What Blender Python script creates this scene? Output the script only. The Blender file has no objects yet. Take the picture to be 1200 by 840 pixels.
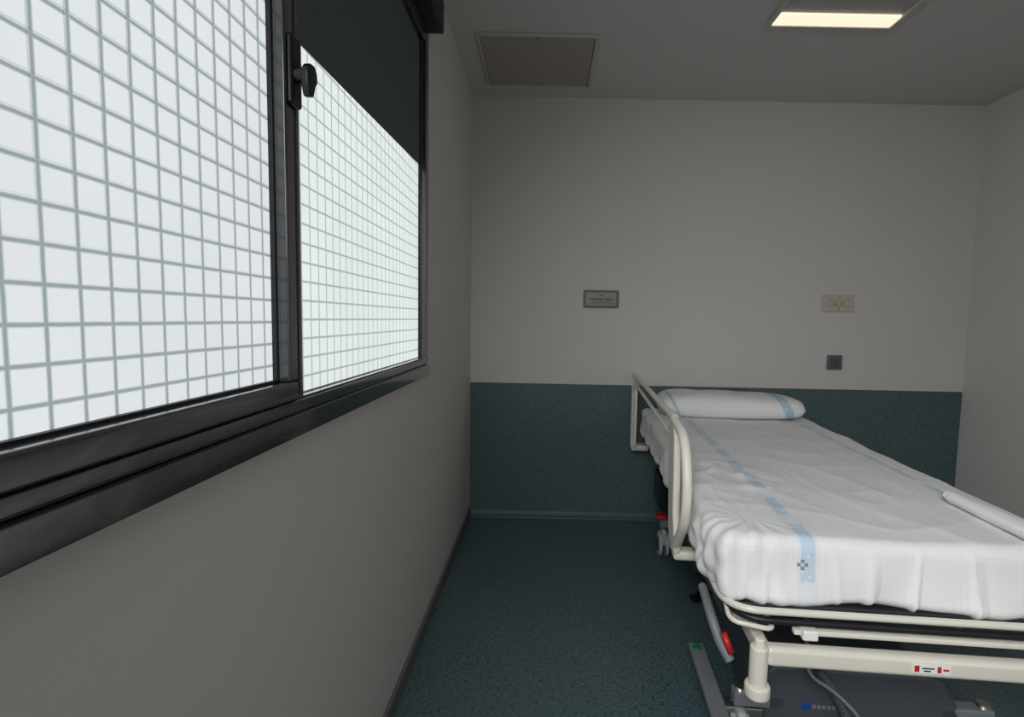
import bpy, bmesh, math, random
from mathutils import Matrix, Vector, noise
sc=bpy.context.scene
sc.view_settings.view_transform='Standard'
sc.view_settings.look='None'

# ---------------------------------------------------------------- helpers
def lin(c):
    c=c/255.0
    return c/12.92 if c<=0.04045 else ((c+0.055)/1.055)**2.4
def rgb(r,g,b): return (lin(r),lin(g),lin(b),1.0)

class N:
    def __init__(s,m): s.nt=m.node_tree; s.n=s.nt.nodes; s.l=s.nt.links
    def add(s,t,**k):
        x=s.n.new(t)
        for a,b in k.items(): setattr(x,a,b)
        return x
    def link(s,a,b): s.l.new(a,b)
    def math(s,op,a,b=None,c=None):
        x=s.n.new('ShaderNodeMath'); x.operation=op
        for i,v in enumerate((a,b,c)):
            if v is None: continue
            if isinstance(v,(int,float)): x.inputs[i].default_value=v
            else: s.l.new(v,x.inputs[i])
        return x.outputs[0]
    def mix(s,f,a,b):
        x=s.n.new('ShaderNodeMix'); x.data_type='RGBA'
        for i,v in ((0,f),(6,a),(7,b)):
            if isinstance(v,(int,float,tuple)): x.inputs[i].default_value=v
            else: s.l.new(v,x.inputs[i])
        return x.outputs[2]

def mat(name,col,rough=0.5,metal=0.0,var=0.0,vscale=8.0,bump=0.0,bscale=60.0,coat=0.0,spec=0.5):
    m=bpy.data.materials.new(name); m.use_nodes=True
    k=N(m); b=k.n['Principled BSDF']
    b.inputs['Base Color'].default_value=col
    b.inputs['Roughness'].default_value=rough
    b.inputs['Metallic'].default_value=metal
    b.inputs['Coat Weight'].default_value=coat
    b.inputs['Coat Roughness'].default_value=0.08
    b.inputs['Specular IOR Level'].default_value=spec
    tc=k.add('ShaderNodeTexCoord')
    if var>0:
        t=k.add('ShaderNodeTexNoise'); t.inputs['Scale'].default_value=vscale; t.inputs['Detail'].default_value=4
        k.link(tc.outputs['Object'],t.inputs['Vector'])
        d=tuple(c*(1-var) for c in col[:3])+(1,)
        u=tuple(min(1,c*(1+var)) for c in col[:3])+(1,)
        k.link(k.mix(t.outputs['Fac'],d,u),b.inputs['Base Color'])
    if bump>0:
        t=k.add('ShaderNodeTexNoise'); t.inputs['Scale'].default_value=bscale; t.inputs['Detail'].default_value=3
        k.link(tc.outputs['Object'],t.inputs['Vector'])
        bp=k.add('ShaderNodeBump'); bp.inputs['Strength'].default_value=bump; bp.inputs['Distance'].default_value=0.002
        k.link(t.outputs['Fac'],bp.inputs['Height']); k.link(bp.outputs[0],b.inputs['Normal'])
    return m

def vinyl(name,base,light,dark,rough):
    m=mat(name,base,rough)
    k=N(m); b=k.n['Principled BSDF']; tc=k.add('ShaderNodeTexCoord')
    t=k.add('ShaderNodeTexNoise'); t.inputs['Scale'].default_value=120; t.inputs['Detail'].default_value=2
    t2=k.add('ShaderNodeTexNoise'); t2.inputs['Scale'].default_value=80; t2.inputs['Detail'].default_value=2
    t3=k.add('ShaderNodeTexNoise'); t3.inputs['Scale'].default_value=2.5
    mp=k.add('ShaderNodeMapping'); mp.inputs['Location'].default_value=(5,3,1)
    k.link(tc.outputs['Object'],t.inputs['Vector']); k.link(tc.outputs['Object'],mp.inputs['Vector'])
    k.link(mp.outputs[0],t2.inputs['Vector']); k.link(tc.outputs['Object'],t3.inputs['Vector'])
    f1=k.math('MULTIPLY',k.math('GREATER_THAN',t.outputs['Fac'],0.60),0.8)
    f2=k.math('MULTIPLY',k.math('GREATER_THAN',t2.outputs['Fac'],0.61),0.8)
    c0=k.mix(t3.outputs['Fac'],tuple(c*0.92 for c in base[:3])+(1,),tuple(c*1.08 for c in base[:3])+(1,))
    c1=k.mix(f1,c0,light); c2=k.mix(f2,c1,dark)
    k.link(c2,b.inputs['Base Color'])
    return m

def finish(o,m,parent=None,smooth=False):
    if m: o.data.materials.append(m)
    if parent is not None: o.parent=parent
    if smooth:
        for p in o.data.polygons: p.use_smooth=True
    return o
def empty(name,loc=(0,0,0),rz=0.0):
    e=bpy.data.objects.new(name,None); e.location=loc; e.rotation_euler=(0,0,rz); e.empty_display_size=0.1
    sc.collection.objects.link(e); return e
def meshobj(name,bm):
    me=bpy.data.meshes.new(name); bm.to_mesh(me); bm.free()
    o=bpy.data.objects.new(name,me); sc.collection.objects.link(o); return o
def addbox(bm,lo,hi):
    r=bmesh.ops.create_cube(bm,size=1.0)
    c=[(a+b)/2 for a,b in zip(lo,hi)]; s=[abs(b-a) for a,b in zip(lo,hi)]
    for v in r['verts']: v.co=Vector((v.co.x*s[0]+c[0],v.co.y*s[1]+c[1],v.co.z*s[2]+c[2]))
def boxes(name,lst,m,parent=None,bevel=0.0,seg=2):
    bm=bmesh.new()
    for lo,hi in lst: addbox(bm,lo,hi)
    o=meshobj(name,bm); finish(o,m,parent)
    if bevel>0:
        md=o.modifiers.new('bevel','BEVEL'); md.width=bevel; md.segments=seg; md.limit_method='ANGLE'
        for p in o.data.polygons: p.use_smooth=True
        md2=o.modifiers.new('wn','WEIGHTED_NORMAL')
    return o
def cyl(name,a,b,r,m,parent=None,r2=None,seg=32,bevel=0.0):
    a=Vector(a); b=Vector(b); d=b-a
    bm=bmesh.new()
    bmesh.ops.create_cone(bm,cap_ends=True,segments=seg,radius1=r,radius2=r if r2 is None else r2,depth=d.length)
    q=d.to_track_quat('Z','Y').to_matrix().to_4x4()
    bmesh.ops.transform(bm,matrix=Matrix.Translation((a+b)/2)@q,verts=bm.verts)
    o=meshobj(name,bm); finish(o,m,parent)
    for p in o.data.polygons:
        p.use_smooth=len(p.vertices)==4
    if bevel>0:
        md=o.modifiers.new('bevel','BEVEL'); md.width=bevel; md.segments=3; md.limit_method='ANGLE'; md.angle_limit=0.7
        for p in o.data.polygons: p.use_smooth=True
        o.modifiers.new('wn','WEIGHTED_NORMAL')
    return o
def round_path(pts,rad,n=6,closed=False):
    pts=[Vector(p) for p in pts]; out=[]
    L=len(pts)
    for i,p in enumerate(pts):
        if not closed and i in (0,L-1): out.append(p); continue
        a=pts[(i-1)%L]; b=pts[(i+1)%L]
        r=min(rad,(a-p).length*0.48,(b-p).length*0.48)
        p0=p+(a-p).normalized()*r; p1=p+(b-p).normalized()*r
        for j in range(n+1):
            t=j/n; out.append((1-t)**2*p0+2*t*(1-t)*p+t*t*p1)
    return out
def tube(name,pts,r,m,parent=None,rad=0.03,closed=False,n=6,res=5):
    pts=round_path(pts,rad,n,closed) if rad>0 else [Vector(p) for p in pts]
    cu=bpy.data.curves.new(name,'CURVE'); cu.dimensions='3D'; cu.bevel_depth=r; cu.bevel_resolution=res; cu.use_fill_caps=True
    sp=cu.splines.new('POLY'); sp.points.add(len(pts)-1)
    for i,p in enumerate(pts): sp.points[i].co=(p.x,p.y,p.z,1)
    sp.use_cyclic_u=closed; sp.use_smooth=True
    tmp=bpy.data.objects.new(name+'_c',cu); sc.collection.objects.link(tmp)
    dg=bpy.context.evaluated_depsgraph_get()
    me=bpy.data.meshes.new_from_object(tmp.evaluated_get(dg)); me.name=name
    bpy.data.objects.remove(tmp); 
    o=bpy.data.objects.new(name,me); sc.collection.objects.link(o)
    me.materials.clear(); finish(o,m,parent,True)
    return o
def prism(name,poly,axis,a,b,m,parent=None,bevel=0.0,holes=None):
    """extrude a 2-D polygon along an axis (0=x: poly is (y,z); 1=y: (x,z); 2=z: (x,y))"""
    def P(u,v,w):
        return {0:(w,u,v),1:(u,w,v),2:(u,v,w)}[axis]
    bm=bmesh.new()
    va=[bm.verts.new(P(u,v,a)) for u,v in poly]; vb=[bm.verts.new(P(u,v,b)) for u,v in poly]
    bm.faces.new(va); bm.faces.new(vb[::-1])
    n=len(poly)
    for i in range(n): bm.faces.new((va[i],vb[i],vb[(i+1)%n],va[(i+1)%n]))
    bmesh.ops.recalc_face_normals(bm,faces=bm.faces)
    o=meshobj(name,bm); finish(o,m,parent)
    if bevel>0:
        md=o.modifiers.new('bevel','BEVEL'); md.width=bevel; md.segments=3; md.limit_method='ANGLE'
        for p in o.data.polygons: p.use_smooth=True
        o.modifiers.new('wn','WEIGHTED_NORMAL')
    return o

# ---------------------------------------------------------------- materials
M_wall=mat('wall_paint',rgb(211,207,202),0.75,var=0.02,vscale=3,bump=0.15,bscale=220,spec=0.25)
M_ceil=mat('ceiling_paint',rgb(209,207,205),0.8,var=0.015,vscale=3,spec=0.2)
M_floor=vinyl('vinyl_floor',rgb(77,97,101),rgb(106,128,132),rgb(46,62,66),0.36)
M_dado=vinyl('vinyl_dado',rgb(78,98,99),rgb(96,118,119),rgb(58,76,78),0.5)
M_base=mat('baseboard_grey',rgb(104,103,101),0.5)
M_cove=mat('cove_vinyl',rgb(80,101,104),0.42)
M_alu=mat('anthracite_aluminium',rgb(48,50,52),0.20,0.0,var=0.10,vscale=9,coat=1.0,bump=0.35,bscale=12)
M_gask=mat('black_gasket',rgb(14,14,15),0.5)
M_blind=mat('blind_fabric',rgb(84,98,95),0.8,bump=0.2,bscale=500)
M_blackpl=mat('black_plastic',rgb(14,14,16),0.35)
M_cream=mat('cream_coated_steel',rgb(222,217,203),0.3,var=0.02,coat=0.2)
M_plast=mat('cream_plastic',rgb(226,221,207),0.4)
M_steel=mat('brushed_steel',rgb(160,158,152),0.35,0.9)
M_grey=mat('grey_plastic',rgb(120,124,126),0.45)
M_caster=mat('caster_grey',rgb(176,180,182),0.45)
M_dgrey=mat('charcoal_plastic',rgb(74,77,84),0.5,bump=0.1,bscale=300)
M_frame=mat('dark_underframe',rgb(40,42,45),0.5)
M_red=mat('red_plastic',rgb(190,40,35),0.4)
M_green=mat('green_plastic',rgb(30,120,80),0.4)
M_blue=mat('blue_print',rgb(20,70,160),0.4)
M_white=mat('white_label',rgb(235,235,230),0.5)
M_ink=mat('dark_ink',rgb(40,40,42),0.6)
M_panel=mat('ceiling_panel_paint',rgb(168,161,150),0.7,var=0.02)
M_panelf=mat('ceiling_panel_frame',rgb(196,192,186),0.5)

def glass_mat(name,cell,line,strength,pitch,w,offy,offz,second):
    m=bpy.data.materials.new(name); m.use_nodes=True
    k=N(m); b=k.n['Principled BSDF']; tc=k.add('ShaderNodeTexCoord'); sp=k.add('ShaderNodeSeparateXYZ')
    k.link(tc.outputs['Object'],sp.inputs[0])
    nz=k.add('ShaderNodeTexNoise'); nz.inputs['Scale'].default_value=60
    k.link(tc.outputs['Object'],nz.inputs['Vector'])
    wob=k.math('MULTIPLY',k.math('SUBTRACT',nz.outputs['Fac'],0.5),0.025)
    def dist(o,off):
        f=k.math('FRACT',k.math('ADD',k.math('DIVIDE',k.math('ADD',o,off),pitch),wob))
        return k.math('ABSOLUTE',k.math('SUBTRACT',f,0.5))      # 0 mid-cell ... .5 at the line
    dy=dist(sp.outputs['Y'],offy); dz=dist(sp.outputs['Z'],offz)
    mx=k.math('MAXIMUM',dy,dz)
    mr=k.add('ShaderNodeMapRange'); mr.interpolation_type='SMOOTHSTEP'
    k.link(mx,mr.inputs[0]); mr.inputs[1].default_value=0.5-w-0.04; mr.inputs[2].default_value=0.5-w+0.04
    n2=k.add('ShaderNodeTexNoise'); n2.inputs['Scale'].default_value=3
    k.link(tc.outputs['Object'],n2.inputs['Vector'])
    c2=k.mix(n2.outputs['Fac'],tuple(c*0.90 for c in cell[:3])+(1,),tuple(min(1,c*1.09) for c in cell[:3])+(1,))
    col=k.mix(mr.outputs[0],c2,line)
    if second:
        dy2=dist(sp.outputs['Y'],offy+0.0035); dz2=dist(sp.outputs['Z'],offz-0.004)
        m2=k.math('GREATER_THAN',k.math('MAXIMUM',dy2,dz2),0.5-0.018)
        up=k.add('ShaderNodeMapRange'); k.link(sp.outputs['Z'],up.inputs[0]); up.inputs[1].default_value=1.2; up.inputs[2].default_value=1.7
        col=k.mix(k.math('MULTIPLY',k.math('MULTIPLY',m2,up.outputs[0]),0.6),col,tuple(c*0.35 for c in line[:3])+(1,))
    b.inputs['Base Color'].default_value=rgb(60,66,68)
    b.inputs['Roughness'].default_value=0.4
    k.link(col,b.inputs['Emission Color']); b.inputs['Emission Strength'].default_value=strength
    return m
M_glassA=glass_mat('frosted_glass_backlit_sash',rgb(226,230,234),rgb(148,161,163),0.97,0.0366,0.060,0.004,0.012,True)
M_glassB=glass_mat('frosted_glass_backlit_fixed',rgb(229,237,236),rgb(162,175,174),0.97,0.0366,0.055,0.0,0.008,False)

# ---------------------------------------------------------------- room
XL,XR,YN,YF,H=-0.45,2.52,-2.4,3.07,2.49
T=0.15
WY0,WY1,WZ0,WZ1=-1.30,1.93,0.992,2.24
boxes('floor',[((XL-T,YN-T,-T),(XR+T,YF+T,0))],M_floor)
boxes('ceiling',[((XL-T,YN-T,H),(XR+T,YF+T,H+T))],M_ceil)
boxes('wall_far',[((XL-T,YF,0),(XR+T,YF+T,H))],M_wall)
boxes('wall_near',[((XL-T,YN-T,0),(XR+T,YN,H))],M_wall)
boxes('wall_right',[((XR,YN,0),(XR+T,YF,H))],M_wall)
boxes('wall_left',[((XL-T,YN,0),(XL,YF,WZ0)),((XL-T,YN,WZ1),(XL,YF,H)),((XL-T,YN,WZ0),(XL,WY0,WZ1)),((XL-T,WY1,WZ0),(XL,YF,WZ1))],M_wall)
boxes('baseboard_left',[((XL,YN,0),(XL+0.012,YF,0.055))],M_base,bevel=0.003)
boxes('baseboard_right',[((XR-0.012,YN,0),(XR,YF,0.055))],M_base,bevel=0.003)
boxes('trim_1',[((XL+0.002,YF-0.005,0.03),(XR-0.002,YF,0.822))],M_dado,bevel=0.002)
prism('baseboard_far',[(YF,0),(YF-0.035,0.0),(YF-0.034,0.003),(YF-0.02,0.008),(YF-0.01,0.018),(YF-0.006,0.034),(YF,0.034)],0,XL+0.012,XR-0.012,M_cove)

# ---------------------------------------------------------------- window
win=empty('window_1')
XF=-0.445
fr=[]
fr+= [((-0.56,WY0,WZ0),(XF+0.008,WY1,WZ0+0.040)),((-0.56,WY0,WZ0+0.040),(XF-0.002,WY1,WZ0+0.045)),((-0.56,WY0,WZ0+0.045),(XF+0.004,WY1,WZ0+0.064)),((-0.56,WY0,WZ0+0.064),(XF-0.001,WY1,WZ0+0.068))]
fr+= [((-0.56,WY0,WZ1-0.06),(XF,WY1,WZ1))]
fr+= [((-0.56,WY1-0.042,WZ0),(XF+0.002,WY1,WZ1)),((-0.56,WY0,WZ0),(XF,WY0+0.06,WZ1))]
boxes('outer_frame',fr,M_alu,win,bevel=0.003)
def sash(tag,y0,y1,z0,z1,xf,xg,mt,sw0,sw1,br,tk=0.05):
    boxes('sash_frame_'+tag,[((xf-tk,y0,z0),(xf,y1,z0+br)),((xf-tk,y0,z1-br),(xf,y1,z1)),((xf-tk,y0,z0+br),(xf,y0+sw0,z1-br)),((xf-tk,y1-sw1,z0+br),(xf,y1,z1-br))],M_alu,win,bevel=0.004)
    g=0.004
    boxes('gasket_'+tag,[((xg,y0+sw0,z0+br),(xg+0.008,y1-sw1,z0+br+g)),((xg,y0+sw0,z1-br-g),(xg+0.008,y1-sw1,z1-br)),((xg,y0+sw0,z0+br),(xg+0.008,y0+sw0+g,z1-br)),((xg,y1-sw1-g,z0+br),(xg+0.008,y1-sw1,z1-br))],M_gask,win)
    boxes('glass_pane_'+tag,[((xg-0.012,y0+sw0-0.005,z0+br-0.005),(xg,y1-sw1+0.005,z1-br+0.005))],mt,win)
sash('left',-0.17,0.912,1.060,WZ1-0.03,-0.432,-0.46,M_glassA,0.08,0.048,0.034)
sash('rear',-1.27,-0.172,1.060,WZ1-0.03,-0.432,-0.46,M_glassA,0.08,0.048,0.034)
sash('right',0.90,WY1-0.03,1.035,WZ1-0.03,-0.456,-0.469,M_glassB,0.05,0.015,0.022,0.04)
boxes('mullion_cover',[((-0.50,0.914,WZ0+0.05),(-0.447,0.944,WZ1-0.05))],M_alu,win,bevel=0.004)
boxes('mullion_groove',[((-0.44,0.893,1.07),(-0.4305,0.896,WZ1-0.04))],M_gask,win)
# latch handle
boxes('handle_plate',[((-0.434,0.868,1.555),(-0.422,0.904,1.668))],M_blackpl,win,bevel=0.009,seg=3)
cyl('handle_knob_neck',(-0.425,0.885,1.605),(-0.408,0.885,1.605),0.013,M_blackpl,win,bevel=0.002)
prism('handle_grip',[(0.872,1.587),(0.872,1.613),(0.882,1.625),(0.897,1.627),(0.906,1.617),(0.908,1.601),(0.900,1.593),(0.893,1.573),(0.880,1.570)],0,-0.411,-0.397,M_blackpl,win,bevel=0.004)

# roller blind belongs to the window unit (cassette + lowered fabric)
boxes('roller_blind_cassette',[((-0.447,0.93,2.225),(-0.388,WY1,2.335))],M_gask,win,bevel=0.006,seg=3)
bm=bmesh.new()
v=[bm.verts.new(c) for c in [(-0.466,0.955,1.706),(-0.466,1.885,1.752),(-0.466,1.885,2.19),(-0.466,0.955,2.19)]]
v2=[bm.verts.new((c.co.x+0.0015,c.co.y,c.co.z)) for c in v]
bm.faces.new(v2); bm.faces.new(v[::-1])
for i in range(4): bm.faces.new((v[i],v[(i+1)%4],v2[(i+1)%4],v2[i]))
fo=meshobj('roller_blind_fabric',bm); finish(fo,M_blind,win)

# ---------------------------------------------------------------- wall fittings
pq=empty('wall_plaque',(0.325,YF-0.001,1.335))
boxes('plate',[((-0.105,-0.010,-0.052),(0.105,0,0.052))],mat('plaque_frame',rgb(96,93,88),0.4,0.3),pq,bevel=0.003)
boxes('face',[((-0.09,-0.0125,-0.038),(0.09,-0.009,0.038))],mat('plaque_face',rgb(146,142,131),0.4,0.1),pq,bevel=0.001)
tx=[((-0.015,-0.0135,0.020),(0.015,-0.012,0.024)),((-0.08,-0.0135,-0.026),(0.08,-0.012,-0.0245))]
x=-0.07
random.seed(3)
while x<0.065:
    w=random.uniform(0.006,0.018); tx.append(((x,-0.0135,-0.004),(min(x+w,0.07),-0.012,0.004))); x+=w+0.004
x=-0.05
while x<0.05:
    w=random.uniform(0.005,0.012); tx.append(((x,-0.0135,-0.018),(x+w,-0.012,-0.014))); x+=w+0.004
boxes('engraving',tx,M_ink,pq)
sp_=empty('wall_service_panel',(1.735,YF-0.001,1.338))
boxes('plate',[((-0.095,-0.012,-0.05),(0.095,0,0.05))],mat('beige_plastic',rgb(196,189,172),0.45),sp_,bevel=0.004)
for i,(a,c) in enumerate([(-0.055,-0.02),(-0.055,0.022),(0.0,0.03),(0.055,0.022),(0.055,-0.02),(0.0,-0.03)]):
    cyl('screw_%d'%i,(a,-0.011,c),(a,-0.0145,c),0.0045,M_grey,sp_,seg=16)
boxes('socket',[((-0.035,-0.0145,-0.02),(-0.008,-0.011,0.012)),((0.01,-0.0145,-0.02),(0.034,-0.011,0.012))],mat('socket_dark',rgb(174,167,152),0.5),sp_,bevel=0.002)
sw=empty('light_switch',(1.735,YF-0.001,0.985))
boxes('frame',[((-0.046,-0.010,-0.044),(0.046,0,0.044))],mat('switch_grey',rgb(98,104,110),0.4),sw,bevel=0.004)
boxes('rocker',[((-0.03,-0.014,-0.03),(0.03,-0.008,0.03))],mat('switch_rocker',rgb(82,88,94),0.4),sw,bevel=0.003)
cyl('contact',(0,-0.0135,0),(0,-0.0150,0),0.012,M_dgrey,sw)

# ---------------------------------------------------------------- ceiling fittings
ap=empty('ceiling_access_panel',(-0.065,2.66,H))
boxes('door',[((-0.262,-0.24,-0.010),(0.262,0.24,0.0))],M_panel,ap,bevel=0.002)
boxes('frame',[((-0.278,-0.256,-0.013),(0.278,-0.243,0)),((-0.278,0.243,-0.013),(0.278,0.256,0)),((-0.278,-0.243,-0.013),(-0.265,0.243,0)),((0.265,-0.243,-0.013),(0.278,0.243,0))],M_panelf,ap,bevel=0.003)
cyl('latch',(0,0.222,-0.010),(0,0.222,-0.013),0.010,M_steel,ap)
cyl('latch_rear',(0,-0.222,-0.010),(0,-0.222,-0.013),0.010,M_steel,ap)
cl=empty('ceiling_light',(1.185,2.04,H))
m=bpy.data.materials.new('lit_diffuser'); m.use_nodes=True
b=m.node_tree.nodes['Principled BSDF']; b.inputs['Base Color'].default_value=rgb(240,235,225)
b.inputs['Emission Strength'].default_value=1.0
kk=N(m); tcx=kk.add('ShaderNodeTexCoord'); nn=kk.add('ShaderNodeTexNoise'); nn.inputs['Scale'].default_value=2
kk.link(tcx.outputs['Object'],nn.inputs['Vector']); kk.link(kk.mix(nn.outputs['Fac'],rgb(252,228,196),rgb(255,240,214)),b.inputs['Emission Color'])
boxes('lit_tube_cover',[((-0.250,0.165,-0.016),(0.250,0.243,-0.002))],m,cl,bevel=0.003)
boxes('housing',[((-0.272,-0.285,-0.012),(0.272,-0.265,0)),((-0.272,0.245,-0.018),(0.272,0.260,0)),((-0.272,-0.265,-0.018),(-0.252,0.245,0)),((0.252,-0.265,-0.018),(0.272,0.245,0))],M_panelf,cl,bevel=0.003)
boxes('reflector',[((-0.252,-0.265,-0.006),(0.252,0.165,-0.001))],mat('reflector_grey',rgb(176,172,168),0.4,0.0),cl)

# ---------------------------------------------------------------- hospital bed  (local: x right, y to the head)
bed=empty('hospital_bed',(0.43,1.19,0.0),math.radians(-4.5))
W,L=0.87,1.80
ZB,ZT=0.545,0.702

def sheet_mat():
    m=bpy.data.materials.new('cotton_sheet'); m.use_nodes=True
    k=N(m); b=k.n['Principled BSDF']; tc=k.add('ShaderNodeTexCoord'); sp=k.add('ShaderNodeSeparateXYZ')
    k.link(tc.outputs['Object'],sp.inputs[0]); X=sp.outputs['X']; Y=sp.outputs['Y']; Z=sp.outputs['Z']
    S=k.math('ADD',Y,k.math('MULTIPLY',Z,-1.0))            # runs along top and down the foot face
    nzw=k.add('ShaderNodeTexNoise'); nzw.inputs['Scale'].default_value=4; k.link(tc.outputs['Object'],nzw.inputs['Vector'])
    Xw=k.math('ADD',X,k.math('MULTIPLY',k.math('SUBTRACT',nzw.outputs['Fac'],0.5),0.026))
    def band(c,h): return k.math('LESS_THAN',k.math('ABSOLUTE',k.math('SUBTRACT',Xw,c)),h)
    cb=k.add('ShaderNodeCombineXYZ'); k.link(X,cb.inputs[0]); k.link(S,cb.inputs[1])
    vo=k.add('ShaderNodeTexVoronoi'); vo.distance='MANHATTAN'; vo.inputs['Scale'].default_value=56
    k.link(cb.outputs[0],vo.inputs['Vector'])
    glyph=k.math('GREATER_THAN',vo.outputs['Distance'],0.38)
    fr=k.math('FRACT',k.math('MULTIPLY',S,5.2)); on=k.math('LESS_THAN',k.math('ABSOLUTE',k.math('SUBTRACT',fr,0.5)),0.34)
    g=k.math('MULTIPLY',glyph,on)
    inner=k.math('MAXIMUM',band(0.205,0.016),band(0.765,0.012))
    outer=k.math('MAXIMUM',band(0.205,0.024),band(0.765,0.015))
    nz=k.add('ShaderNodeTexNoise'); nz.inputs['Scale'].default_value=5; k.link(tc.outputs['Object'],nz.inputs['Vector'])
    c0=k.mix(nz.outputs['Fac'],rgb(230,227,227),rgb(240,238,238))
    c1=k.mix(k.math('MULTIPLY',outer,0.50),c0,rgb(211,224,233))
    c2=k.mix(k.math('MULTIPLY',k.math('MULTIPLY',inner,g),0.48),c1,rgb(158,192,216))
    wv=k.math('SINE',k.math('MULTIPLY',X,420.0))
    c3=k.mix(k.math('MULTIPLY',k.math('GREATER_THAN',wv,0.86),0.05),c2,rgb(170,170,172))
    u=k.math('DIVIDE',k.math('SUBTRACT',X,0.190),0.0085); vv=k.math('DIVIDE',k.math('SUBTRACT',Z,0.642),0.0085)
    inb=k.math('LESS_THAN',k.math('MAXIMUM',k.math('ABSOLUTE',u),k.math('ABSOLUTE',vv)),1.5)
    par=k.math('MODULO',k.math('ADD',k.math('ADD',k.math('FLOOR',k.math('ADD',u,0.5)),k.math('FLOOR',k.math('ADD',vv,0.5))),10.0),2.0)
    lg=k.math('MULTIPLY',k.math('MULTIPLY',inb,k.math('GREATER_THAN',par,0.5)),k.math('LESS_THAN',Y,0.02))
    c4=k.mix(k.math('MULTIPLY',lg,0.75),c3,rgb(96,104,112))
    k.link(c4,b.inputs['Base Color'])
    b.inputs['Roughness'].default_value=0.9; b.inputs['Specular IOR Level'].default_value=0.15
    b.inputs['Sheen Weight'].default_value=0.1
    t=k.add('ShaderNodeTexNoise'); t.inputs['Scale'].default_value=18; t.inputs['Detail'].default_value=7
    mp=k.add('ShaderNodeMapping'); mp.inputs['Scale'].default_value=(1.0,0.5,1.0)
    k.link(tc.outputs['Object'],mp.inputs['Vector']); k.link(mp.outputs[0],t.inputs['Vector'])
    t2=k.add('ShaderNodeTexNoise'); t2.noise_type='RIDGED_MULTIFRACTAL'; t2.inputs['Scale'].default_value=6; t2.inputs['Detail'].default_value=2
    mp2=k.add('ShaderNodeMapping'); mp2.inputs['Scale'].default_value=(1.0,0.45,0.6); mp2.inputs['Rotation'].default_value=(0,0,0.35)
    k.link(tc.outputs['Object'],mp2.inputs['Vector']); k.link(mp2.outputs[0],t2.inputs['Vector'])
    bp=k.add('ShaderNodeBump'); bp.inputs['Strength'].default_value=0.6; bp.inputs['Distance'].default_value=0.006
    hh=k.math('ADD',k.math('ADD',t.outputs['Fac'],k.math('MULTIPLY',wv,0.018)),k.math('MULTIPLY',t2.outputs['Fac'],0.30))
    k.link(hh,bp.inputs['Height']); k.link(bp.outputs[0],b.inputs['Normal'])
    return m
M_sheet=sheet_mat()
M_foam=mat('white_cotton',rgb(236,235,233),0.9,var=0.02,bump=0.3,bscale=40,spec=0.15)

def soft_box(name,lo,hi,r,cuts,disp,m,parent):
    bm=bmesh.new(); bmesh.ops.create_cube(bm,size=2.0)
    bmesh.ops.subdivide_edges(bm,edges=bm.edges[:],cuts=cuts,use_grid_fill=True)
    h=Vector([(b-a)/2 for a,b in zip(lo,hi)]); c=Vector([(a+b)/2 for a,b in zip(lo,hi)])
    for v in bm.verts:
        ty=(v.co.y+1)/2; ty=ty**1.35*2-1
        p=Vector((v.co.x*h.x,ty*h.y,v.co.z*h.z))
        q=Vector([max(-(h[i]-r),min(h[i]-r,p[i])) for i in range(3)])
        d=p-q
        if d.length>1e-9: n=d.normalized(); p=q+n*r
        else: n=Vector((0,0,1))
        p=p+c
        v.co=disp(p,n) if disp else p
    o=meshobj(name,bm); finish(o,m,parent,True); return o
folds=[(0.335,0.009),(0.346,0.007),(0.455,0.011),(0.575,0.012),(0.586,0.006),(0.70,0.009),(0.05,0.005),(0.11,0.005),(0.27,0.005),(0.80,0.010)]
def ridge(x,y,z): return (1-abs(noise.noise(Vector((x,y,z)))))
def mdisp(p,n):
    a=noise.noise(Vector((p.x*3.5,p.y*2.0,0.3)))
    b=noise.noise(Vector((p.x*14,p.y*7,p.z*4)))
    off=0.0035*a+0.0018*b
    if n.z>0.3:
        off+=0.0030*ridge(p.x*5+p.y*1.2,p.y*2.2,1.7)**8*n.z
        off+=0.0032*ridge(p.x*3.0-p.y*2.2,p.y*3.6+p.x*1.5,6.1)**9*n.z
        off+=0.0014*ridge(p.x*9,p.y*1.6,9.3)**7*n.z
    if n.y<-0.05:                       # foot face: hanging folds
        z=(ZT-p.z)/(ZT-ZB)
        for fx,am in folds:
            xx=fx+0.010*math.sin(z*2+fx*20)
            off+=am*math.exp(-((p.x-xx)/0.0058)**2)*min(1,0.10+z*1.2)*(-n.y)
        off+=0.016*noise.noise(Vector((p.x*6.5,0,z*1.5)))*(-n.y)*z
        p=p+Vector((0,-0.014*z*(-n.y),-0.009*z*(1+1.3*noise.noise(Vector((p.x*7,2,0))))))
    if abs(n.x)>0.3:
        z=(ZT-p.z)/(ZT-ZB)
        off+=0.018*noise.noise(Vector((p.y*9,3.0,z*1.5+p.y*3)))*abs(n.x)*(0.4+z)
        if n.x<0:      # slack sheet bulging out beside the foot-left corner
            bul=math.exp(-((p.y-0.16)/0.22)**2)*math.sin(min(1,max(0,z))*math.pi*0.8)
            off+=(0.020+0.018*noise.noise(Vector((p.y*16,1.0,z*3))))*bul*(-n.x)
    dx,dy=p.x-0.10,p.y-0.12
    ang=math.atan2(dy,dx); d=math.hypot(p.x,p.y)
    off+=0.0045*math.sin(ang*14+2.8*noise.noise(Vector((p.x*7,p.y*7,p.z*7))))*math.exp(-(d/0.14)**2)
    d2=Vector((p.x-0.15,(p.y-0.50)*0.6)).length
    if n.z>0.3:
        off+=0.016*math.exp(-(d2/0.10)**2)*ridge(p.x*6+p.y*8,p.y*10-p.x*4,5)**5
    return p+n*off
soft_box('mattress_with_sheet',(0,0,ZB),(W,L,ZT),0.030,140,mdisp,M_sheet,bed)

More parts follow.
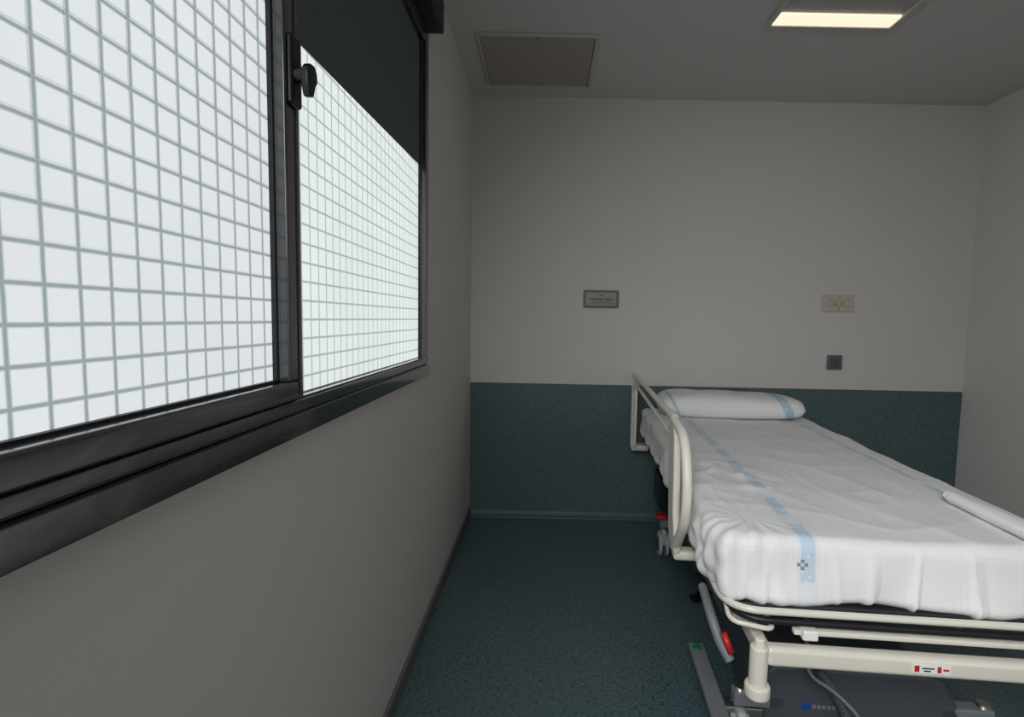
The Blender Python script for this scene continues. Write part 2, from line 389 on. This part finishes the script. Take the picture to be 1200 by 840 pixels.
boxes('mattress_platform',[((0.02,0.0,0.515),(W-0.02,0.58,0.540)),((0.02,0.60,0.515),(W-0.02,1.05,0.540)),((0.02,1.07,0.515),(W-0.02,L,0.540))],M_frame,bed,bevel=0.006)
tube('platform_rim',[(0.010,0.62,0.540),(0.008,-0.042,0.545),(W-0.008,-0.042,0.545),(W-0.010,0.62,0.540)],0.0085,M_cream,bed,rad=0.09,n=10)
tube('rim_rubber',[(0.03,0.3,0.524),(0.025,-0.048,0.526),(W-0.025,-0.048,0.526),(W-0.03,0.3,0.524)],0.008,M_gask,bed,rad=0.09,n=10)
boxes('side_beam',[((0.045,0.03,0.465),(0.085,L-0.02,0.515)),((W-0.085,0.03,0.465),(W-0.045,L-0.02,0.515))],M_cream,bed,bevel=0.008)
boxes('cross_beam',[((0.085,0.10,0.47),(W-0.085,0.15,0.51)),((0.085,0.85,0.47),(W-0.085,0.90,0.51)),((0.085,1.62,0.47),(W-0.085,1.67,0.51))],M_frame,bed,bevel=0.006)
boxes('foot_cross_tube',[((0.09,-0.085,0.436),(W-0.09,-0.050,0.482))],M_cream,bed,bevel=0.012,seg=4)
boxes('foot_upper_rail',[((0.16,-0.050,0.495),(W-0.16,-0.032,0.508))],M_cream,bed,bevel=0.004,seg=3)
for i,xx in enumerate((0.075,W-0.075)):
    cyl('bumper_post_%d'%i,(xx,-0.075,0.385),(xx,-0.075,0.482),0.020,M_plast,bed,bevel=0.005)
    cyl('bumper_cap_%d'%i,(xx,-0.075,0.478),(xx,-0.075,0.500),0.013,M_plast,bed,r2=0.011,bevel=0.003)
    cyl('bumper_roller_%d'%i,(xx,-0.075,0.362),(xx,-0.075,0.392),0.028,M_plast,bed,bevel=0.006)
    s=1 if i==0 else -1
    boxes('post_arm_%d'%i,[((min(xx,xx+s*0.03),-0.08,0.44),(max(xx,xx+s*0.03),0.06,0.478))],M_cream,bed,bevel=0.006)
    tube('foot_bracket_%d'%i,[(xx-s*0.05,0.05,0.535),(xx-s*0.055,-0.03,0.510),(xx+s*0.04,-0.05,0.505),(xx+s*0.045,0.05,0.505)],0.006,M_cream,bed,rad=0.025)
boxes('foot_clip',[((0.175,-0.062,0.490),(0.210,-0.028,0.514))],M_white,bed,bevel=0.004)
boxes('warning_label',[((0.400,-0.0862,0.450),(0.480,-0.0845,0.470))],M_white,bed)
boxes('label_red_marks',[((0.404,-0.0868,0.453),(0.414,-0.0855,0.467)),((0.452,-0.0868,0.453),(0.460,-0.0855,0.467)),((0.464,-0.0868,0.458),(0.476,-0.0855,0.462))],M_red,bed)
boxes('label_black_marks',[((0.420,-0.0868,0.460),(0.445,-0.0855,0.463)),((0.424,-0.0868,0.454),(0.438,-0.0855,0.457))],M_ink,bed)
tube('foot_lever',[(0.0,0.16,0.49),(-0.002,0.05,0.47),(0.015,0.02,0.42),(0.035,0.0,0.39)],0.012,M_grey,bed,rad=0.03)
cyl('lever_red_grip',(0.018,0.008,0.455),(0.034,-0.008,0.415),0.008,M_red,bed)

prism('base_cover_foot',[(0.18,0.06),(0.18,0.255),(0.205,0.280),(0.60,0.280),(0.65,0.255),(0.73,0.12),(0.73,0.06)],1,0.16,0.62,M_dgrey,bed,bevel=0.015)
prism('base_cover_head',[(0.17,0.08),(0.17,0.20),(0.20,0.22),(0.67,0.22),(0.70,0.20),(0.70,0.08)],1,1.05,1.50,M_dgrey,bed,bevel=0.015)
boxes('chassis_beam',[((0.20,0.55,0.11),(0.25,1.2,0.17)),((0.62,0.55,0.11),(0.67,1.2,0.17))],M_grey,bed,bevel=0.008)
cyl('lift_column_foot',(0.435,0.42,0.20),(0.435,0.42,0.50),0.05,M_steel,bed)
cyl('lift_column_head',(0.435,1.28,0.20),(0.435,1.28,0.50),0.05,M_steel,bed)
boxes('column_sleeve',[((0.37,0.355,0.20),(0.50,0.485,0.36)),((0.37,1.215,0.18),(0.50,1.345,0.34))],M_dgrey,bed,bevel=0.012)
cyl('maker_badge',(0.290,0.162,0.168),(0.290,0.1585,0.168),0.011,M_blue,bed)
boxes('maker_lettering',[((0.308+i*0.013,0.1590,0.163),(0.317+i*0.013,0.162,0.173)) for i in range(5)],M_grey,bed)
boxes('brake_lever',[((0.030,0.08,0.130),(0.080,0.44,0.152))],M_grey,bed,bevel=0.007)
cyl('brake_dot',(0.052,0.41,0.151),(0.052,0.41,0.156),0.016,M_green,bed)
boxes('brake_axle',[((0.05,0.17,0.11),(W-0.05,0.20,0.14))],M_steel,bed,bevel=0.006)
def caster(tag,x,y):
    r=0.062
    for s in (-1,1):
        cyl('caster_wheel_%s_%d'%(tag,s),(x+s*0.008,y,r),(x+s*0.026,y,r),r,M_caster,bed,bevel=0.006)
        cyl('caster_hub_%s_%d'%(tag,s),(x+s*0.024,y,r),(x+s*0.030,y,r),r*0.55,M_dgrey,bed,bevel=0.003)
    boxes('caster_fork_'+tag,[((x-0.014,y-0.04,r),(x+0.014,y+0.04,0.145))],M_caster,bed,bevel=0.01)
    cyl('caster_stem_'+tag,(x,y,0.12),(x,y,0.20),0.016,M_steel,bed)
caster('fl',0.12,0.18); caster('fr',0.76,0.18); caster('hl',0.090,1.40); caster('hr',0.73,1.46)
boxes('caster_arm',[((0.10,0.16,0.15),(0.24,0.20,0.19)),((0.64,0.16,0.15),(0.78,0.20,0.19)),((0.07,1.38,0.15),(0.22,1.42,0.19)),((0.66,1.44,0.15),(0.75,1.48,0.19))],M_grey,bed,bevel=0.006)
boxes('brake_pedal_head',[((0.05,1.36,0.20),(0.10,1.42,0.22))],M_red,bed,bevel=0.005)
boxes('actuator_box',[((0.06,1.35,0.25),(0.13,1.60,0.40))],M_blackpl,bed,bevel=0.01)
tube('hand_control_cable',[(0.27,0.14,0.45),(0.26,0.10,0.30),(0.33,0.10,0.262),(0.40,0.08,0.20),(0.42,0.12,0.10)],0.005,M_grey,bed,rad=0.05)
coil=[]
for i in range(320):
    t=i/319; a=t*math.pi*2*30
    c=Vector((0.30+0.10*t,0.125-0.01*t,0.300-0.18*t+0.02*math.sin(t*3)))
    d=Vector((0.10,0,-0.18)).normalized(); u=Vector((0,1,0)); w=d.cross(u)
    coil.append(c+0.010*(math.cos(a)*u+math.sin(a)*w))
tube('coiled_cable',coil,0.003,M_dgrey,bed,rad=0,res=2)

# raised side rail on the window side
RX=-0.045
rail_top=0.905
tube('rail_top_bar',[(RX,0.44,rail_top-0.005),(RX,1.79,rail_top-0.01)],0.012,M_cream,bed,rad=0)
tube('rail_mid_bar',[(RX,0.46,0.835),(RX,1.80,0.850)],0.008,M_cream,bed,rad=0)
tube('rail_head_post',[(RX,1.76,rail_top-0.01),(RX,1.82,rail_top-0.01),(RX,1.82,0.46)],0.013,M_cream,bed,rad=0.04)
tube('rail_head_loop',[(RX,1.68,0.50),(RX,1.68,0.82),(RX,1.82,0.82)],0.009,M_cream,bed,rad=0.04)
boxes('rail_head_bracket',[((RX-0.015,1.77,0.46),(RX+0.02,1.83,0.66))],M_cream,bed,bevel=0.008)
prism('rail_end_plate',[(0.52,0.915),(0.42,0.915),(0.37,0.86),(0.355,0.74),(0.345,0.62),(0.30,0.54),(0.31,0.505),(0.37,0.498),(0.42,0.54),(0.445,0.66),(0.47,0.80)],0,RX-0.010,RX+0.012,M_plast,bed,bevel=0.007)
tube('rail_end_grip',[(RX,0.42,0.898),(RX,0.25,0.88),(RX,0.190,0.76),(RX,0.205,0.65),(RX,0.33,0.52)],0.014,M_plast,bed,rad=0.10,n=10)
boxes('rail_hinge',[((RX-0.008,0.31,0.485),(RX+0.09,0.36,0.515)),((RX-0.012,1.74,0.455),(RX+0.09,1.82,0.49))],M_cream,bed,bevel=0.01)
RX2=W+0.045
tube('lowered_rail_bars',[(RX2,0.50,0.50),(RX2,1.75,0.50),(RX2,1.75,0.20),(RX2,0.50,0.20)],0.012,M_cream,bed,rad=0.06,closed=True)
tube('lowered_rail_mid',[(RX2,0.50,0.35),(RX2,1.75,0.35)],0.009,M_cream,bed,rad=0)
boxes('lowered_rail_hinge',[((W-0.06,0.60,0.46),(RX2,0.68,0.50)),((W-0.06,1.40,0.46),(RX2,1.48,0.50))],M_cream,bed,bevel=0.008)

# ---------------------------------------------------------------- pillow
Mb=Matrix.Translation((0.43,1.19,0))@Matrix.Rotation(math.radians(-4.5),4,'Z')
def B(x,y,z): return Mb@Vector((x,y,z))
pil=empty('pillow',B(0.440,1.615,0.766),math.radians(-4.5))
def pillow_mat():
    m=bpy.data.materials.new('pillow_cotton'); m.use_nodes=True
    k=N(m); b=k.n['Principled BSDF']; tc=k.add('ShaderNodeTexCoord'); sp=k.add('ShaderNodeSeparateXYZ')
    k.link(tc.outputs['Object'],sp.inputs[0]); X=sp.outputs['X']
    vo=k.add('ShaderNodeTexVoronoi'); vo.distance='MANHATTAN'; vo.inputs['Scale'].default_value=44
    k.link(tc.outputs['Object'],vo.inputs['Vector'])
    g=k.math('GREATER_THAN',vo.outputs['Distance'],0.36)
    xs=k.math('ADD',X,k.math('MULTIPLY',sp.outputs['Z'],0.45))
    a=k.math('MAXIMUM',k.math('LESS_THAN',k.math('ABSOLUTE',k.math('SUBTRACT',xs,0.265)),0.024),k.math('LESS_THAN',k.math('ABSOLUTE',k.math('ADD',xs,0.30)),0.009))
    c1=k.mix(k.math('MULTIPLY',a,0.55),rgb(236,234,233),rgb(210,223,232)); c2=k.mix(k.math('MULTIPLY',k.math('MULTIPLY',a,g),0.6),c1,rgb(142,182,210))
    k.link(c2,b.inputs['Base Color']); b.inputs['Roughness'].default_value=0.9; b.inputs['Specular IOR Level'].default_value=0.15
    t=k.add('ShaderNodeTexNoise'); t.inputs['Scale'].default_value=14; t.inputs['Detail'].default_value=5; k.link(tc.outputs['Object'],t.inputs['Vector'])
    bp=k.add('ShaderNodeBump'); bp.inputs['Strength'].default_value=0.5; bp.inputs['Distance'].default_value=0.010
    k.link(t.outputs['Fac'],bp.inputs['Height']); k.link(bp.outputs[0],b.inputs['Normal'])
    return m
bm=bmesh.new(); bmesh.ops.create_cube(bm,size=2.0); bmesh.ops.subdivide_edges(bm,edges=bm.edges[:],cuts=44,use_grid_fill=True)
for v in bm.verts:
    x,y,z=v.co
    e=(1-abs(x)**7)*(1-abs(y)**3.0)
    hz=0.064*max(0.0,e)**0.40*(0.90+0.10*math.cos(x*2.2+0.4))
    px=x*0.380*(1-0.06*abs(y)**3); py=y*0.160*(1-0.16*abs(x)**10)
    nn_=noise.noise(Vector((px*8,py*8,1.0)))*0.008+(0.5-abs(noise.noise(Vector((px*11+py*9,py*13,4.0)))))*0.006
    edge=max(abs(x),abs(y))
    pz=z*(hz+0.006)+(nn_ if z>0 else 0)*max(0.0,min(1.0,(1-edge)/0.15))
    if z<0: pz=max(pz,-0.055)
    v.co=Vector((px,py,pz))
o=meshobj('cushion',bm); finish(o,pillow_mat(),pil,True)

# ---------------------------------------------------------------- rolled towel on the bed
rs=empty('rolled_towel',B(0.725,0.15,0.727),math.radians(-4.5+2))
bm=bmesh.new(); seg=28; rings=[]
for i in range(22):
    t=i/21; y=-0.15+0.31*t
    rr=0.024-0.004*t
    if i in (0,21): rr*=0.75
    ring=[]
    for j in range(seg):
        a=2*math.pi*j/seg
        r=rr*(1+0.10*noise.noise(Vector((math.cos(a)*1.5,math.sin(a)*1.5,y*14))))+0.0010*math.sin(3*a)
        ring.append(bm.verts.new((math.cos(a)*r*1.1,y,math.sin(a)*r*0.85)))
    rings.append(ring)
for i in range(21):
    for j in range(seg): bm.faces.new((rings[i][j],rings[i][(j+1)%seg],rings[i+1][(j+1)%seg],rings[i+1][j]))
bm.faces.new(rings[0]); bm.faces.new(rings[-1][::-1])
o=meshobj('roll',bm); finish(o,M_foam,rs,True)

# ---------------------------------------------------------------- small black pedal on the floor
pd=empty('floor_pedal',(0.690,2.15,0.0),math.radians(15))
boxes('foot',[((-0.035,-0.02,0.0),(0.035,0.02,0.022))],M_blackpl,pd,bevel=0.007,seg=3)
tube('hook',[(0.03,0.0,0.012),(0.055,0.0,0.03),(0.075,0.0,0.022),(0.08,0.0,0.008)],0.006,M_blackpl,pd,rad=0.01)
tube('clip',[(-0.02,0,0.02),(-0.01,0,0.038),(0.015,0,0.036),(0.02,0,0.02)],0.004,M_blackpl,pd,rad=0.008)

# ---------------------------------------------------------------- light
def area(name,loc,tgt,sx,sy,p,col,spread=180):
    l=bpy.data.lights.new(name,'AREA'); l.shape='RECTANGLE'; l.size=sx; l.size_y=sy; l.energy=p; l.color=col; l.spread=math.radians(spread)
    o=bpy.data.objects.new(name,l); sc.collection.objects.link(o); o.location=loc
    o.rotation_euler=(Vector(tgt)-Vector(loc)).to_track_quat('-Z','Y').to_euler(); return o
area('window_daylight',(-0.30,-0.55,1.80),(1.05,1.40,0.42),1.0,0.8,19,(0.97,0.985,1.0),100)
area('left_wall_fill',(2.3,-1.5,1.35),(-0.45,2.2,0.9),0.8,1.8,3.0,(1.0,0.99,0.97),80)  # added off-camera fill that lifts the left wall; the room has no doorway here
w=bpy.data.worlds.new('world'); sc.world=w; w.use_nodes=True
w.node_tree.nodes['Background'].inputs[0].default_value=rgb(200,215,230); w.node_tree.nodes['Background'].inputs[1].default_value=0.6

# ---------------------------------------------------------------- camera
cam=bpy.data.cameras.new('camera'); co=bpy.data.objects.new('camera',cam); sc.collection.objects.link(co); sc.camera=co
R=Matrix.Rotation(math.radians(90-4.4),3,'X')@Matrix.Rotation(0.02,3,'Z')
co.matrix_world=Matrix.Translation((0,0,1.21))@R.to_4x4()
cam.lens=18; cam.sensor_width=36; cam.shift_x=-0.0325; cam.clip_start=0.02
